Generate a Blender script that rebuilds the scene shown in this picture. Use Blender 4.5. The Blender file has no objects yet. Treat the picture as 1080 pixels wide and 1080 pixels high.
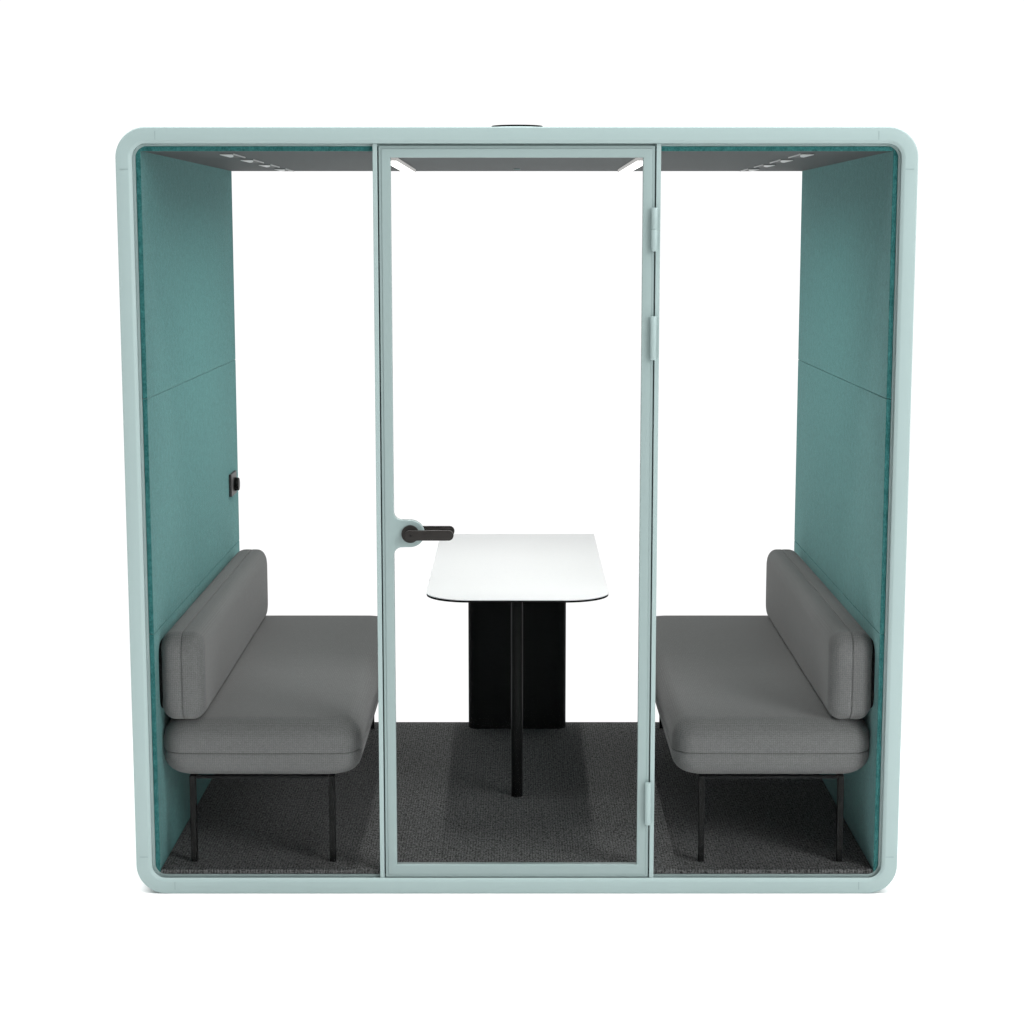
import bpy, bmesh, math
from mathutils import Vector

scene = bpy.context.scene
COL = scene.collection
PI = math.pi

# ------------------------------------------------------------------ helpers
def V(*a): return Vector(a)

def obj(name, bm, mat, parent=None, off=(0, 0, 0), smooth=False, recalc=True):
    """link a bmesh as ONE mesh object; geometry is given in metres, off is taken away"""
    if recalc:
        bmesh.ops.recalc_face_normals(bm, faces=bm.faces[:])
    me = bpy.data.meshes.new(name)
    for v in bm.verts:
        v.co = v.co - Vector(off)
    bm.to_mesh(me); bm.free()
    me.materials.append(mat)
    if smooth:
        for p in me.polygons: p.use_smooth = True
        me.set_sharp_from_angle(angle=math.radians(smooth if smooth is not True else 40))
    o = bpy.data.objects.new(name, me)
    COL.objects.link(o)
    if parent: o.parent = parent
    return o

def empty(name, loc, label, cat, group=None):
    o = bpy.data.objects.new(name, None)
    o.empty_display_size = 0.1
    COL.objects.link(o)
    o.location = loc
    o['label'] = label; o['category'] = cat
    if group: o['group'] = group
    return o

def box(bm, x0, x1, y0, y1, z0, z1, bev=0.0, seg=2):
    r = bmesh.ops.create_cube(bm, size=1.0)
    vs = r['verts']
    for v in vs:
        v.co = V(x0 + (v.co.x + .5) * (x1 - x0), y0 + (v.co.y + .5) * (y1 - y0), z0 + (v.co.z + .5) * (z1 - z0))
    if bev > 0:
        es = list({e for v in vs for e in v.link_edges})
        bmesh.ops.bevel(bm, geom=es, offset=bev, segments=seg, profile=.5, affect='EDGES')

def cyl(bm, p0, p1, r0, r1=None, n=40, bev=0.0):
    """cylinder from p0 to p1 with small rounded ends"""
    r1 = r0 if r1 is None else r1
    a, b = Vector(p0), Vector(p1)
    d = (b - a).normalized()
    u = d.orthogonal().normalized(); w = d.cross(u)
    L = (b - a).length
    st = [(0, r0 - bev), (bev * .3, r0 - bev * .3), (bev, r0), (L - bev, r1), (L - bev * .3, r1 - bev * .3), (L, r1 - bev)] if bev > 0 else [(0, r0), (L, r1)]
    rings = []
    for t, r in st:
        rings.append([bm.verts.new(a + d * t + (u * math.cos(2 * PI * i / n) + w * math.sin(2 * PI * i / n)) * r) for i in range(n)])
    for A, B in zip(rings, rings[1:]):
        for i in range(n):
            bm.faces.new((A[i], A[(i + 1) % n], B[(i + 1) % n], B[i]))
    bm.faces.new(rings[0][::-1]); bm.faces.new(rings[-1])

def rrect(x0, x1, z0, z1, R, n=10):
    """rounded rectangle outline, counter-clockwise; R is one radius or four (tl, bl, br, tr)"""
    if not isinstance(R, (list, tuple)): R = (R,) * 4
    tl, bl, br, tr = R
    pts = []
    for cx, cz, r, a0 in ((x1 - tr, z1 - tr, tr, 0), (x0 + tl, z1 - tl, tl, PI / 2), (x0 + bl, z0 + bl, bl, PI), (x1 - br, z0 + br, br, 1.5 * PI)):
        if r < 1e-6:
            pts.append((cx, cz)); continue
        for i in range(n + 1):
            a = a0 + PI / 2 * i / n
            pts.append((cx + r * math.cos(a), cz + r * math.sin(a)))
    return pts

def sweep_ring(bm, x0, x1, z0, z1, R, profile, n=14, close=True):
    """profile: list of (t inward, y); swept round a rounded rectangle in the XZ plane"""
    rings = []
    for t, y in profile:
        rings.append([bm.verts.new((p[0], y, p[1])) for p in rrect(x0 + t, x1 - t, z0 + t, z1 - t, max(R - t, .0005), n)])
    m = len(rings[0])
    k = len(rings)
    for j in range(k if close else k - 1):
        A, B = rings[j], rings[(j + 1) % k]
        for i in range(m):
            bm.faces.new((A[i], A[(i + 1) % m], B[(i + 1) % m], B[i]))

def soft_rect(x0, x1, z0, z1, R, n, bow, m=6):
    """rounded rectangle whose straight sides belly out a little"""
    base = rrect(x0, x1, z0, z1, R, n)
    q = n + 1
    out = []
    for k in range(4):
        out += base[k * q:(k + 1) * q]
        a, b = base[(k + 1) * q - 1], base[((k + 1) * q) % (4 * q)]
        for i in range(1, m):
            t = i / m
            out.append((a[0] + (b[0] - a[0]) * t, a[1] + (b[1] - a[1]) * t))
    cx_, cz_, hx, hz_ = (x0 + x1) / 2, (z0 + z1) / 2, (x1 - x0) / 2, (z1 - z0) / 2
    return [(p[0] + bow * (p[0] - cx_) / hx * (1 - min(1, abs(p[1] - cz_) / hz_) ** 2), p[1] + bow * (p[1] - cz_) / hz_ * (1 - min(1, abs(p[0] - cx_) / hx) ** 2)) for p in out]

def cushion(bm, ax, lo, hi, R, r, groove=None, n=10, k=8, swell=0.0, bow=.0015):
    """soft block: rounded outline (radius R) stacked along axis ax with rounded-over edges r.
    lo, hi: 3-D corners. groove: position along ax of a sunk seam."""
    a, b = [i for i in range(3) if i != ax]
    L0, L1 = lo[ax], hi[ax]
    c_, hl = (L0 + L1) / 2, (L1 - L0) / 2
    def inset(pos):
        e = r - min(pos - L0, L1 - pos)
        return 0.0 if e <= 0 else r - math.sqrt(max(r * r - e * e, 0))
    st = []
    for i in range(k + 1):
        e = r - r * math.cos(PI / 2 * i / k)
        for p_ in (L0 + e, L1 - e):
            if groove is None or abs(p_ - groove) > .006: st.append((p_, inset(p_)))
    if groove is not None:
        for s_, dd in ((-.0042, 0), (-.0018, .0005), (-.0007, .0028), (.0007, .0028), (.0018, .0005), (.0042, 0)):
            st.append((groove + s_, inset(groove + s_) + dd))
    st = sorted(st)
    rings = []
    for pos, ins in st:
        ring = []
        for p in soft_rect(lo[a] + ins, hi[a] - ins, lo[b] + ins, hi[b] - ins, max(R - ins * .55, .004), n, bow):
            c = [0, 0, 0]; c[ax] = pos; c[a] = p[0]; c[b] = p[1]
            ring.append(bm.verts.new(c))
        rings.append(ring)
    m = len(rings[0])
    for A, B in zip(rings, rings[1:]):
        for i in range(m):
            bm.faces.new((A[i], A[(i + 1) % m], B[(i + 1) % m], B[i]))
    # domed caps
    for ring, s in ((rings[0], -1), (rings[-1], 1)):
        cen = Vector((0, 0, 0))
        for v in ring: cen += v.co
        cen /= len(ring)
        prev = ring
        for f_, h_ in ((.93, .35), (.80, .7), (.55, .93), (.25, 1.0)):
            new = []
            for v in ring:
                c = cen + (v.co - cen) * f_
                c[ax] = ring[0].co[ax] + s * swell * h_
                new.append(bm.verts.new(c))
            for i in range(m):
                bm.faces.new((prev[i], prev[(i + 1) % m], new[(i + 1) % m], new[i]))
            prev = new
        bm.faces.new(prev)

def plate(loops, depth, bev, seg=3, res=1):
    """flat outline(s) -> bevelled plate through a 2-D curve; loops in XY, thickness along Z; returns a bmesh"""
    cu = bpy.data.curves.new('outline', 'CURVE')
    cu.dimensions = '2D'; cu.fill_mode = 'BOTH'
    cu.extrude = depth / 2 - bev; cu.bevel_depth = bev; cu.bevel_resolution = seg; cu.offset = -bev
    for lp in loops:
        s = cu.splines.new('POLY'); s.points.add(len(lp) - 1)
        for p, q in zip(s.points, lp): p.co = (q[0], q[1], 0, 1)
        s.use_cyclic_u = True
    o = bpy.data.objects.new('outline', cu)
    COL.objects.link(o)
    dg = bpy.context.evaluated_depsgraph_get()
    me = bpy.data.meshes.new_from_object(o.evaluated_get(dg))
    bm = bmesh.new(); bm.from_mesh(me)
    bmesh.ops.remove_doubles(bm, verts=bm.verts[:], dist=1e-5)
    bpy.data.objects.remove(o); bpy.data.curves.remove(cu); bpy.data.meshes.remove(me)
    return bm

def stand_up(bm, y):
    """XY plate (thickness Z) -> XZ plate centred on y"""
    for v in bm.verts:
        v.co = V(v.co.x, y - v.co.z, v.co.y)

def arc(cx, cy, r, a0, a1, n=8, ry=None):
    ry = r if ry is None else ry
    return [(cx + r * math.cos(math.radians(a0 + (a1 - a0) * i / n)), cy + ry * math.sin(math.radians(a0 + (a1 - a0) * i / n))) for i in range(n + 1)]

# ---------------------------------------------------------------- materials
def new_mat(name):
    m = bpy.data.materials.new(name); m.use_nodes = True
    nt = m.node_tree
    return m, nt, nt.nodes['Principled BSDF']

def nd(nt, typ, **kw):
    n = nt.nodes.new(typ)
    for k_, v_ in kw.items(): setattr(n, k_, v_)
    return n

def ramp(nt, src, c0, c1, p0=0.0, p1=1.0):
    r = nd(nt, 'ShaderNodeValToRGB')
    r.color_ramp.elements[0].position = p0; r.color_ramp.elements[1].position = p1
    r.color_ramp.elements[0].color = (*c0, 1); r.color_ramp.elements[1].color = (*c1, 1)
    nt.links.new(src, r.inputs['Fac'])
    return r.outputs['Color']

def noise(nt, co, scale, detail=3, rough=.6):
    n = nd(nt, 'ShaderNodeTexNoise')
    n.inputs['Scale'].default_value = scale; n.inputs['Detail'].default_value = detail; n.inputs['Roughness'].default_value = rough
    nt.links.new(co, n.inputs['Vector'])
    return n.outputs['Fac']

def bump(nt, h, bs, strength, dist):
    b = nd(nt, 'ShaderNodeBump')
    b.inputs['Strength'].default_value = strength; b.inputs['Distance'].default_value = dist
    nt.links.new(h, b.inputs['Height']); nt.links.new(b.outputs['Normal'], bs.inputs['Normal'])

def mapping(nt, co, scale):
    mp = nd(nt, 'ShaderNodeMapping'); mp.inputs['Scale'].default_value = scale
    nt.links.new(co, mp.inputs['Vector'])
    return mp.outputs['Vector']

def math_n(nt, op, a, b=None):
    n = nd(nt, 'ShaderNodeMath', operation=op)
    for i, s in enumerate((a, b)):
        if s is None: continue
        if isinstance(s, (int, float)): n.inputs[i].default_value = s
        else: nt.links.new(s, n.inputs[i])
    return n.outputs[0]

def simple(name, col, rough=.5, metal=0.0, spec=.5, var=.04, scale=14, bmp=0.0):
    m, nt, bs = new_mat(name)
    tc = nd(nt, 'ShaderNodeTexCoord').outputs['Object']
    f = noise(nt, tc, scale, 4)
    c0 = tuple(c * (1 - var) for c in col); c1 = tuple(min(c * (1 + var), 1) for c in col)
    nt.links.new(ramp(nt, f, c0, c1, .3, .7), bs.inputs['Base Color'])
    bs.inputs['Roughness'].default_value = rough; bs.inputs['Metallic'].default_value = metal
    bs.inputs['Specular IOR Level'].default_value = spec
    if bmp: bump(nt, noise(nt, tc, 420, 2), bs, bmp, .0004)
    return m

def felt_mat():
    m, nt, bs = new_mat('teal_felt')
    tc = nd(nt, 'ShaderNodeTexCoord').outputs['Object']
    a = noise(nt, tc, 170, 3, .7)
    b = noise(nt, tc, 38, 3, .6)
    c = noise(nt, mapping(nt, tc, (1, 1.0, .8)), 100, 4, .75)
    s = math_n(nt, 'ADD', math_n(nt, 'MULTIPLY', a, .40), math_n(nt, 'ADD', math_n(nt, 'MULTIPLY', b, .22), math_n(nt, 'MULTIPLY', c, .38)))
    nt.links.new(ramp(nt, s, FELT0, FELT1, .40, .60), bs.inputs['Base Color'])
    bs.inputs['Roughness'].default_value = .95; bs.inputs['Specular IOR Level'].default_value = .1
    bs.inputs['Sheen Weight'].default_value = .41; bs.inputs['Sheen Roughness'].default_value = .45
    bs.inputs['Sheen Tint'].default_value = (.62, .96, .95, 1)
    bump(nt, s, bs, .75, .003)
    return m

def carpet_mat():
    m, nt, bs = new_mat('charcoal_loop_carpet')
    tc = nd(nt, 'ShaderNodeTexCoord').outputs['Object']
    sx = nd(nt, 'ShaderNodeSeparateXYZ'); nt.links.new(tc, sx.inputs[0])
    w = noise(nt, mapping(nt, tc, (300, 60, 60)), 1.0, 2)
    fine = noise(nt, mapping(nt, tc, (200, 120, 120)), 1.0, 2, .8)
    spk = noise(nt, tc, 88, 2, .8)
    rows = math_n(nt, 'ADD', math_n(nt, 'MULTIPLY', math_n(nt, 'SINE', math_n(nt, 'MULTIPLY', sx.outputs['X'], 2 * PI / .0085)), .13), .5)
    s = math_n(nt, 'ADD', math_n(nt, 'MULTIPLY', w, .30), math_n(nt, 'ADD', math_n(nt, 'MULTIPLY', fine, .30), math_n(nt, 'ADD', math_n(nt, 'MULTIPLY', spk, .25), math_n(nt, 'MULTIPLY', rows, .15))))
    nt.links.new(ramp(nt, s, CARP0, CARP1, .42, .60), bs.inputs['Base Color'])
    bs.inputs['Roughness'].default_value = 1.0; bs.inputs['Specular IOR Level'].default_value = .05
    bs.inputs['Sheen Weight'].default_value = .05
    bump(nt, s, bs, .6, .004)
    return m

def weave_mat():
    m, nt, bs = new_mat('grey_upholstery_weave')
    tc = nd(nt, 'ShaderNodeTexCoord').outputs['Object']
    sx = nd(nt, 'ShaderNodeSeparateXYZ'); nt.links.new(tc, sx.inputs[0])
    def rib(s_, per):
        return math_n(nt, 'SINE', math_n(nt, 'MULTIPLY', s_, 2 * PI / per))
    nm = nd(nt, 'ShaderNodeSeparateXYZ'); nt.links.new(nd(nt, 'ShaderNodeTexCoord').outputs['Normal'], nm.inputs[0])
    def flat(ax):                       # 0 where the cloth faces along that axis
        a_ = math_n(nt, 'ABSOLUTE', nm.outputs[ax])
        return math_n(nt, 'SUBTRACT', 1.0, math_n(nt, 'MULTIPLY', a_, a_))
    wx_ = math_n(nt, 'MULTIPLY', rib(sx.outputs['X'], .0058), flat('X'))
    wy_ = math_n(nt, 'MULTIPLY', rib(sx.outputs['Y'], .0075), flat('Y'))
    wz_ = math_n(nt, 'MULTIPLY', rib(sx.outputs['Z'], .0058), flat('Z'))
    wv = math_n(nt, 'ADD', math_n(nt, 'ADD', wx_, wy_), wz_)
    n1 = noise(nt, tc, 300, 2, .7)
    n2 = noise(nt, tc, 70, 3, .6)
    s = math_n(nt, 'ADD', math_n(nt, 'MULTIPLY', n1, .78), math_n(nt, 'MULTIPLY', n2, .22))
    s = math_n(nt, 'ADD', s, math_n(nt, 'MULTIPLY', wv, .085))
    base = ramp(nt, s, SEAT0, SEAT1, .30, .70)
    # heavier weft threads that cross the cloth at even intervals
    md = math_n(nt, 'PINGPONG', math_n(nt, 'ADD', sx.outputs['Y'], 10.1), .1)
    ln = math_n(nt, 'LESS_THAN', md, .0016)
    mx = nd(nt, 'ShaderNodeMix', data_type='RGBA')
    nt.links.new(math_n(nt, 'MULTIPLY', math_n(nt, 'MULTIPLY', ln, .3), flat('Y')), mx.inputs['Factor'])
    nt.links.new(base, mx.inputs[6]); mx.inputs[7].default_value = (.07, .07, .07, 1)
    nt.links.new(mx.outputs[2], bs.inputs['Base Color'])
    bs.inputs['Roughness'].default_value = .9; bs.inputs['Specular IOR Level'].default_value = .15
    bs.inputs['Sheen Weight'].default_value = .12; bs.inputs['Sheen Roughness'].default_value = .4
    bump(nt, s, bs, .3, .0012)
    return m

def glass_mat():
    m, nt, bs = new_mat('clear_coated_glass')
    nt.nodes.remove(bs)
    out = nt.nodes['Material Output']
    tr = nd(nt, 'ShaderNodeBsdfTransparent'); gl = nd(nt, 'ShaderNodeBsdfGlossy')
    gl.inputs['Roughness'].default_value = .01
    fr = nd(nt, 'ShaderNodeFresnel'); fr.inputs['IOR'].default_value = 1.06
    mx = nd(nt, 'ShaderNodeMixShader')
    nt.links.new(fr.outputs[0], mx.inputs[0]); nt.links.new(tr.outputs[0], mx.inputs[1]); nt.links.new(gl.outputs[0], mx.inputs[2])
    nt.links.new(mx.outputs[0], out.inputs['Surface'])
    return m

def emit_mat(strength):
    m, nt, bs = new_mat('lit_diffuser')
    bs.inputs['Base Color'].default_value = (.9, .9, .9, 1)
    bs.inputs['Emission Color'].default_value = (1, .985, .96, 1)
    bs.inputs['Emission Strength'].default_value = strength
    return m

MINT = (.294, .380, .375)
FELT0, FELT1 = (.010, .076, .074), (.043, .172, .168)
CARP0, CARP1 = (.007, .0076, .0074), (.175, .178, .177)
SEAT0, SEAT1 = (.092, .0955, .0945), (.150, .1545, .1525)
WORLD = 1.06
STRIP = 1.7
LAMP_W = 10.2

M_mint = simple('mint_powder_coat', MINT, .42, spec=.35, var=.006, scale=30, bmp=.02)
M_door = simple('mint_door_darker', tuple(c * .83 for c in MINT), .42, spec=.3, var=.006, scale=30, bmp=.02)  # frame mint turned darker evenly over the whole door leaf
M_felt = felt_mat()
M_carpet = carpet_mat()
M_seat = weave_mat()
M_glass = glass_mat()
M_lamp = emit_mat(STRIP)
M_acrylic = emit_mat(.36); M_acrylic.node_tree.nodes['Principled BSDF'].inputs['Base Color'].default_value = (.12, .12, .12, 1)
M_ceil = simple('grey_ceiling_laminate', (.093, .104, .105), .7, spec=.15, var=.03, scale=60)
M_house = simple('light_grey_aluminium', (.72, .72, .72), .5, spec=.4, var=.01)
M_black = simple('black_powder_coat', (.0042, .0050, .0048), .6, spec=.04, var=.10, scale=40)
M_leg = simple('black_leg_coat', (.0055, .0062, .0060), .34, spec=.07, var=.10, scale=40)
M_lever = simple('graphite_handle_coat', (.0200, .0183, .0168), .5, spec=.18, var=.08, scale=60, bmp=.1)
M_hole = simple('dark_keyhole_steel', (.008, .008, .008), .4, spec=.2)
M_gasket = simple('black_rubber', (.012, .013, .013), .7, spec=.15)
M_white = simple('white_table_laminate', (.70, .715, .72), .38, spec=.35, var=.008, scale=50)
M_vent = simple('white_vent_plastic', (.62, .63, .63), .4, spec=.4, var=.02)
M_ventdark = simple('grey_vent_plastic', (.13, .135, .135), .6, spec=.2)
M_ground = simple('white_studio_floor', (.92, .92, .92), .9, spec=.05, var=.004, scale=3)
M_sensor = simple('teal_grey_sensor_lens', (.16, .26, .26), .3, spec=.4)

# ------------------------------------------------------------------ setting
bm = bmesh.new()
ring = [bm.verts.new((p[0], p[1], 0)) for p in rrect(-7, 7, -9.5, 1.812, .2, 8)]
bm.faces.new(ring)
g = obj('ground', bm, M_ground)
g['kind'] = 'structure'; g['label'] = 'plain white studio floor under and around the booth'

# ---------------------------------------------------------------- the booth
XO, H, YB, XW, ZF, ZC = 1.15, 2.2804, 1.7938, 1.0819, .0683, 2.2133
OFF = (0, .9, 0)
G0 = .0004     # the feet of the booth rest on the floor
pod = empty('office_booth', OFF, 'mint green framed office booth with teal felt walls and a glass door', 'office booth')
def P(name, bm, mat, parent=None, smooth=False):
    return obj(name, bm, mat, parent or pod, OFF, smooth)

# outer shell: one rounded tube with chamfered inner lip
bm = bmesh.new()
prof = [(0, .016)]
for i in range(7):
    a = PI / 2 * i / 6
    prof.append((.004 - .004 * math.cos(a), .0045 - .0040 * math.sin(a)))
prof += [(.036, 0), (.0379, .0004), (.0449, .0062), (.0465, .0078), (.0465, .0225), (.0532, .0230), (.0532, YB + .004), (.045, YB + .012), (.013, YB + .012), (0, YB)]
sweep_ring(bm, -XO, XO, G0, H, .088, prof, n=18)
shell = P('outer_frame', bm, M_mint, smooth=28)

# hairline joints of the four corner pieces (thin sunk-looking lines of darker sealant)
M_joint = simple('frame_joint_sealant', tuple(c * .78 for c in MINT), .6, spec=.2)
def hair(x0, x1, z0, z1):
    bm = bmesh.new(); box(bm, x0, x1, -.00035, .0002, z0, z1)
    P('frame_joint', bm, M_joint, shell)
for s in (-1, 1):
    hair(s * 1.0345 - .0009, s * 1.0345 + .0009, H - .0365, H - .012)
    hair(s * 1.0345 - .0009, s * 1.0345 + .0009, .0135, .0375)
    for z in (2.161, .1155):
        x0, x1 = sorted((s * (XO - .012), s * (XO - .0365)))
        hair(x0, x1, z - .0009, z + .0009)

# felt wall panels, three to a side, and the felt header over the front
zs = (.0545, .7965, 1.4995, H - .0536)
for s in (-1, 1):
    for k in range(3):
        bm = bmesh.new()
        x0, x1 = sorted((s * XW, s * (XO - .0537)))
        box(bm, x0, x1, .0240, YB, zs[k] + .0008, zs[k + 1] - .0008, bev=.0016, seg=2)
        P('wall_panel', bm, M_felt)
bm = bmesh.new()
box(bm, -XW + .0005, XW - .0005, .0240, .036, ZC - .0005, H - .0538, bev=.001)
P('felt_header', bm, M_felt)
bm = bmesh.new()
box(bm, -XW + .0008, XW - .0008, .0365, YB, ZC, H - .0542)
P('ceiling', bm, M_ceil)
bm = bmesh.new()
box(bm, -XW + .001, XW - .001, .0245, YB - .001, .0540, ZF, bev=.002, seg=2)
P('carpet', bm, M_carpet)

# roof vent cap
bm = bmesh.new(); cyl(bm, (0.0008, .9, H - .002), (0.0008, .9, 2.3262), .0945, n=64, bev=.004)
cap = P('roof_vent', bm, M_mint, smooth=40)
bm = bmesh.new(); cyl(bm, (0.0008, .9, 2.3265), (0.0008, .9, 2.3322), .0850, n=64, bev=.002)
P('vent_cover', bm, M_black, cap, smooth=40)

# light bars
for s in (-1, 1):
    bm = bmesh.new()
    x0, x1 = sorted((s * .3715, s * .4145))
    box(bm, x0, x1, .45, 1.57, 2.2015, ZC - .0004, bev=.0008, seg=1)
    lt = P('ceiling_light', bm, M_acrylic)
    bm = bmesh.new()
    box(bm, x0 + .0015, x1 - .0015, .4515, 1.5685, 2.1998, 2.2013)
    P('diffuser', bm, M_lamp, lt)
    l = bpy.data.lights.new('light_bar_lamp', 'AREA'); l.shape = 'RECTANGLE'; l.size = .040; l.size_y = 1.11
    l.energy = LAMP_W; l.color = (1, .985, .96); l.spread = math.radians(165)
    lo_ = bpy.data.objects.new('light_bar_lamp', l); COL.objects.link(lo_)
    lo_.location = (s * .393, 1.01, 2.1990)

# air vents: a slim tray, a white deflector and a white side rail
def vent(s, y):
    bm = bmesh.new()
    x0, x1 = sorted((s * .8835, s * .8425))
    box(bm, x0, x1, y, y + .243, ZC - .0022, ZC - .0003)
    tray = P('air_vent', bm, M_ventdark)
    bm = bmesh.new()
    pl = [(.8820, y), (.8455, y), (.8485, y + .04), (.855, y + .095), (.864, y + .15), (.873, y + .19), (.8820, y + .205)]
    lo = [bm.verts.new((s * x, yy, ZC - .0023)) for x, yy in pl]
    up = [bm.verts.new((s * x, yy, ZC - .0042 + (yy - y) * .004)) for x, yy in pl]
    for i in range(len(pl)):
        bm.faces.new((lo[i], lo[(i + 1) % len(pl)], up[(i + 1) % len(pl)], up[i]))
    bm.faces.new(lo); bm.faces.new(up)
    P('deflector', bm, M_vent, tray)
    bm = bmesh.new()
    x0, x1 = sorted((s * .8423, s * .8393))
    box(bm, x0, x1, y, y + .243, ZC - .0036, ZC - .0003)
    P('vent_rail', bm, M_vent, tray)
for s in (-1, 1):
    for y in (.208, .640, 1.068, 1.498):
        vent(s, y)
bm = bmesh.new(); cyl(bm, (0, 1.52, ZC - .004), (0, 1.52, ZC - .0003), .0125, n=32, bev=.0012)
P('ceiling_sensor', bm, M_sensor, smooth=40)

# wall dial at the back of the left wall
bm = bmesh.new(); box(bm, -XW + .0003, -XW + .0105, 1.555, 1.690, .999, 1.083, bev=.0015)
dial = P('wall_dial', bm, simple('dark_grey_plate', (.030, .029, .029), .45, spec=.35))
dial['label'] = 'dark grey plate with round black knob on the left felt wall'
bm = bmesh.new(); cyl(bm, (-XW + .0108, 1.638, 1.037), (-XW + .027, 1.638, 1.037), .0265, .0245, n=48, bev=.003)
P('knob', bm, M_leg, dial, smooth=40)

# door posts
for s in (-1, 1):
    bm = bmesh.new()
    x0, x1 = sorted((s * .4006, s * .4137))
    box(bm, x0, x1, .0082, .052, G0 + .0468, H - .0468, bev=.0012)
    P('door_post', bm, M_mint)

# fixed panes left and right of the door
for s in (-1, 1):
    bm = bmesh.new()
    x0, x1 = sorted((s * .4139, s * (XO - .0470)))
    lp = rrect(x0, x1, G0 + .0470, H - .0470, (.039, .039, 0, 0) if s < 0 else (0, 0, .039, .039), 10)
    A = [bm.verts.new((p[0], .0115, p[1])) for p in lp]; B = [bm.verts.new((p[0], .0175, p[1])) for p in lp]
    for i in range(len(lp)):
        bm.faces.new((A[i], A[(i + 1) % len(lp)], B[(i + 1) % len(lp)], B[i]))
    bm.faces.new(A); bm.faces.new(B)
    P('fixed_pane', bm, M_glass)

# door: bevelled leaf with handle lug, outer edge strip, gasket, pane, hinges, handles
DX, DZ0, DZ1 = .3972, .0490, 2.2278
EW = .0085
IX, IZ0, IZ1 = .3627, .0882, 2.1942
hz = 1.1020
lug = ([( -IX, IZ1), (-IX, hz + .0640)] + arc(-IX + .0235, hz + .0640, .0235, 180, 262, 8)[1:]
       + [(-.3300, hz + .0402)] + arc(-.3155, hz, .0430, 84, -84, 22, ry=.0402)
       + [(-.3300, hz - .0402)] + arc(-IX + .0235, hz - .0640, .0235, 98, 180, 8) + [(-IX, IZ0)])
inner = lug + [(IX, IZ0), (IX, IZ1)]
outer = rrect(-DX + EW, DX - EW, DZ0 + EW, DZ1 - EW, 0)
bm = plate([outer, inner], .026, .0022, seg=3)
stand_up(bm, .0215)
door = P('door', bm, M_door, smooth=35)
door['label'] = 'mint framed glass door with black lever handles'
bm = bmesh.new()
sweep_ring(bm, -DX, DX, DZ0, DZ1, .003, [(0, .0135), (.0015, .0114), (EW - .0002, .0114), (EW - .0002, .033), (0, .033)], n=3)
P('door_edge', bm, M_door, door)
bm = bmesh.new()
sweep_ring(bm, -.4003, .4003, .0475, 2.2325, .001, [(0, .0350), (.012, .0350), (.012, .0415), (0, .0415)], n=2)
P('gasket', bm, M_gasket, door)
bm = bmesh.new()
box(bm, -IX - .004, IX + .004, .0190, .0245, IZ0 - .004, IZ1 + .004)
P('door_pane', bm, M_glass, door)
for z0, z1, split in ((1.9275, 2.0520, True), (1.6148, 1.7412, False), (.2175, .3472, False)):
    bm = bmesh.new()
    hx, hy, hr = .3962 + (.0 if z0 > 1 else -.002), -.0015, .0092
    if split:
        zm = 1.9905
        cyl(bm, (hx, hy, z0), (hx, hy, zm - .0007), hr, n=28, bev=.0008)
        cyl(bm, (hx, hy, zm - .0007), (hx, hy, zm + .0007), hr - .0012, n=28)
        cyl(bm, (hx, hy, zm + .0007), (hx, hy, z1), hr, n=28, bev=.0008)
    else:
        cyl(bm, (hx, hy, z0), (hx, hy, z1), hr, n=28, bev=.0008)
    P('hinge', bm, M_mint, door, smooth=35)

def lever(y0, side):
    """side -1: outer face (towards the viewer), +1: inner face"""
    yy = lambda d: y0 + side * d
    bm = bmesh.new()
    cx_ = -.3140
    cyl(bm, (cx_, yy(-.001), hz), (cx_, yy(.0085), hz), .0262, n=48, bev=.0012)
    cyl(bm, (cx_, yy(.0080), hz), (cx_, yy(.0260), hz), .0105, n=28)
    P('rosette', bm, M_lever, door, smooth=35)
    lp = arc(cx_, hz, .0150, 90, 270, 14)[:] + arc(-.2005, hz, .0150, -90, 90, 14)
    bm = plate([lp], .0110, .0016, seg=2)
    stand_up(bm, yy(.0300))
    lv = P('lever', bm, M_lever, door, smooth=35)
    if side < 0:
        bm = bmesh.new()
        cyl(bm, (cx_ + .002, yy(.0352), hz), (cx_ + .002, yy(.0360), hz), .0034, n=20)
        box(bm, cx_ + .002, cx_ + .0062, *sorted((yy(.0352), yy(.0360))), hz - .0011, hz + .0011)
        P('keyhole', bm, M_hole, lv)
lever(.0085, -1)
lever(.0345, 1)

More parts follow.
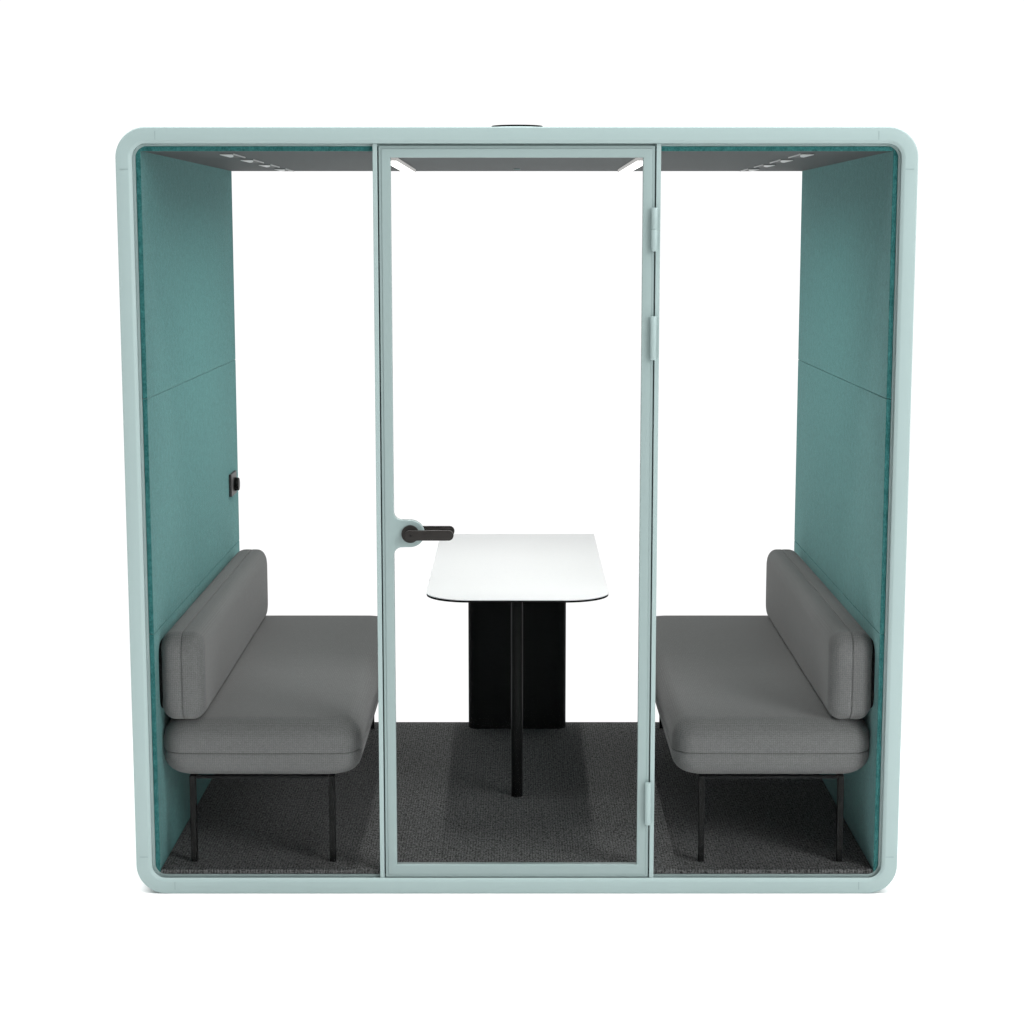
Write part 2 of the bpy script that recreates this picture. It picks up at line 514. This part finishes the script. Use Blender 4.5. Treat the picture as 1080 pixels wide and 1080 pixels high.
# ------------------------------------------------------------------ benches
def make_bench():
    """built against the left wall; the right one is the same bench turned round"""
    cx_, cy_ = -.770, .900
    off = (cx_, cy_, ZF)
    root = empty('bench', off, 'grey upholstered bench along the left felt wall, below the wall dial', 'bench', 'grey benches facing each other across the table')
    def B(name, bm, mat, parent=None, smooth=False):
        return obj(name, bm, mat, parent or root, off, smooth)
    bm = bmesh.new()
    cushion(bm, 2, (-1.0798, .0635, .3405), (-.4745, 1.7365, .5200), .074, .064, groove=.4200, n=12, k=10, swell=.003)
    B('seat', bm, M_seat, smooth=60)
    bm = bmesh.new()
    cushion(bm, 0, (-1.0780, .066, .5150), (-.9430, 1.672, .7875), .050, .044, groove=-1.0105, n=12, k=9, swell=.002)
    for v in bm.verts:                      # the pad narrows a little towards the back
        if v.co.x > -1.0105: v.co.x -= .011 * (v.co.y - .066) / 1.6 * (v.co.x + 1.0105) / .0675
    B('backrest', bm, M_seat, smooth=60)
    bm = bmesh.new()
    lp = rrect(.086, 1.650, .545, .756, .05, 10)
    A = [bm.verts.new((-1.0813, p[0], p[1])) for p in lp]; A2 = [bm.verts.new((-1.0640, p[0], p[1])) for p in lp]
    for i in range(len(lp)):
        bm.faces.new((A[i], A[(i + 1) % len(lp)], A2[(i + 1) % len(lp)], A2[i]))
    bm.faces.new(A); bm.faces.new(A2)
    B('back_plate', bm, M_black)
    bm = bmesh.new()
    xl, xr, y0, y1, w = -.9905, -.5655, .1041, 1.6959, .0095
    for x in (xl, xr):
        box(bm, x - w, x + w, y0 + w + .001, y1 - w - .001, .3320, .3405, bev=.001)
    for y in (y0, y1):
        box(bm, xl + w + .001, xr - w - .001, y - w, y + w, .3320, .3405, bev=.001)
    B('base_frame', bm, M_leg)
    for x in (xl, xr):
        for y in (y0, y1):
            bm = bmesh.new()
            box(bm, x - w, x + w, y - w, y + w, ZF + .0004, .3404, bev=.002)
            B('leg', bm, M_leg)
    return root
bench = make_bench()
def copy_tree(o, parent=None):
    c = o.copy(); COL.objects.link(c)
    if parent: c.parent = parent
    for ch in list(o.children): copy_tree(ch, c)
    return c
b2 = copy_tree(bench)
b2.location = (.770, .900, ZF); b2.scale = (-1, 1, 1)
b2['label'] = 'grey upholstered bench along the right felt wall, on the side of the door hinges'

# -------------------------------------------------------------------- table
ZT = .8220
toff = (0.004, 1.11, ZF)
table = empty('table', toff, 'white topped table with rounded front corners on a black post and black panel', 'table')
def T(name, bm, mat, smooth=False, parent=None):
    return obj(name, bm, mat, parent or table, toff, smooth)
def top_outline(ins=0.0):
    x0, x1, y0, y1 = -.2955 + ins, .3000 - ins, .4360 + ins, 1.7860 - ins
    r = .135 - ins
    L = [(x1, y1), (x0, y1)] + arc(x0 + r * 1.05, y0 + r, r * 1.05, 180, 270, 18, ry=r) + arc(x1 - r * 1.05, y0 + r, r * 1.05, 270, 360, 18, ry=r)
    return L
bm = plate([top_outline()], .0030, .0006, seg=2)
for v in bm.verts: v.co.z += ZT - .0015
top = T('tabletop', bm, M_white, smooth=35)
bm = plate([top_outline(.0012)], .0072, .0020, seg=2)
for v in bm.verts: v.co.z += ZT - .0031 - .0036
T('table_core', bm, M_black, smooth=35, parent=top)
bm = bmesh.new(); cyl(bm, (.0004, .7925, ZF + .0004), (.0004, .7925, ZT - .0106), .0198, n=48, bev=.0012)
T('table_leg', bm, M_leg, smooth=35)
bm = bmesh.new()
lp = rrect(-.1885, .1908, 1.683, 1.765, .038, 14)
A = [bm.verts.new((p[0], p[1], ZF + .0004)) for p in lp]; A2 = [bm.verts.new((p[0], p[1], ZT - .0106)) for p in lp]
for i in range(len(lp)):
    bm.faces.new((A[i], A[(i + 1) % len(lp)], A2[(i + 1) % len(lp)], A2[i]))
bm.faces.new(A); bm.faces.new(A2)
bmesh.ops.bevel(bm, geom=[e for e in bm.edges if all(v in A for v in e.verts)], offset=.010, segments=4, affect='EDGES')
T('base_panel', bm, M_black, smooth=35)

# ------------------------------------------------------------------- lights
w = bpy.data.worlds.new('World'); scene.world = w; w.use_nodes = True
bg = w.node_tree.nodes['Background']
# white surround, dimmed overhead and behind the camera to shape the light
wt = w.node_tree
wc = nd(wt, 'ShaderNodeTexCoord'); wx = nd(wt, 'ShaderNodeSeparateXYZ'); wt.links.new(wc.outputs['Generated'], wx.inputs[0])
zc_ = ramp(wt, wx.outputs['Z'], (1, 1, 1), (.42, .42, .42), .24, .75)
yc_ = ramp(wt, math_n(wt, 'ADD', math_n(wt, 'MULTIPLY', wx.outputs['Y'], .5), .5), (.28, .28, .28), (1, 1, 1), .34, .56)
wm = nd(wt, 'ShaderNodeMix', data_type='RGBA', blend_type='MULTIPLY'); wm.inputs['Factor'].default_value = 1
wt.links.new(zc_, wm.inputs[6]); wt.links.new(yc_, wm.inputs[7]); wt.links.new(wm.outputs[2], bg.inputs['Color'])
bg.inputs['Strength'].default_value = WORLD

def area(name, loc, aim, size, power, col=(1, 1, 1)):
    l = bpy.data.lights.new(name, 'AREA'); l.shape = 'DISK'; l.size = size; l.energy = power; l.color = col
    o = bpy.data.objects.new(name, l); COL.objects.link(o)
    o.location = loc
    o.rotation_euler = (Vector(aim) - Vector(loc)).to_track_quat('-Z', 'Y').to_euler()
    return o
area('key_softbox', (5.6, -5.2, 4.2), (0, .0, 1.2), 4.2, 400)
ov = area('overhead_floor_fill', (0, -.25, 6.5), (0, -.15, 0), 5.0, 1180)  # added lamp out of view, brightens the floor to white
ov.data.shape = 'RECTANGLE'; ov.data.size = 14.0; ov.data.size_y = 4.6

# ------------------------------------------------------------------- camera
cam = bpy.data.cameras.new('camera'); co = bpy.data.objects.new('camera', cam); COL.objects.link(co)
cam.sensor_width = 36; cam.sensor_fit = 'HORIZONTAL'
cam.lens = 36 * 2008.587 / 1080
cam.shift_x = -5.1 / 1080
cam.clip_end = 2000
co.location = (0, -5.539997, 1.97607)
co.rotation_euler = (PI / 2 - .1447577, 0, 0)
scene.camera = co

scene.view_settings.view_transform = 'Standard'
scene.view_settings.look = 'None'
scene.view_settings.exposure = 0
scene.view_settings.gamma = 1
scene.view_settings.use_curve_mapping = False
scene.cycles.transparent_max_bounces = 24
scene.cycles.max_bounces = 10
scene.cycles.diffuse_bounces = 6
scene.cycles.caustics_reflective = False
scene.cycles.use_denoising = True
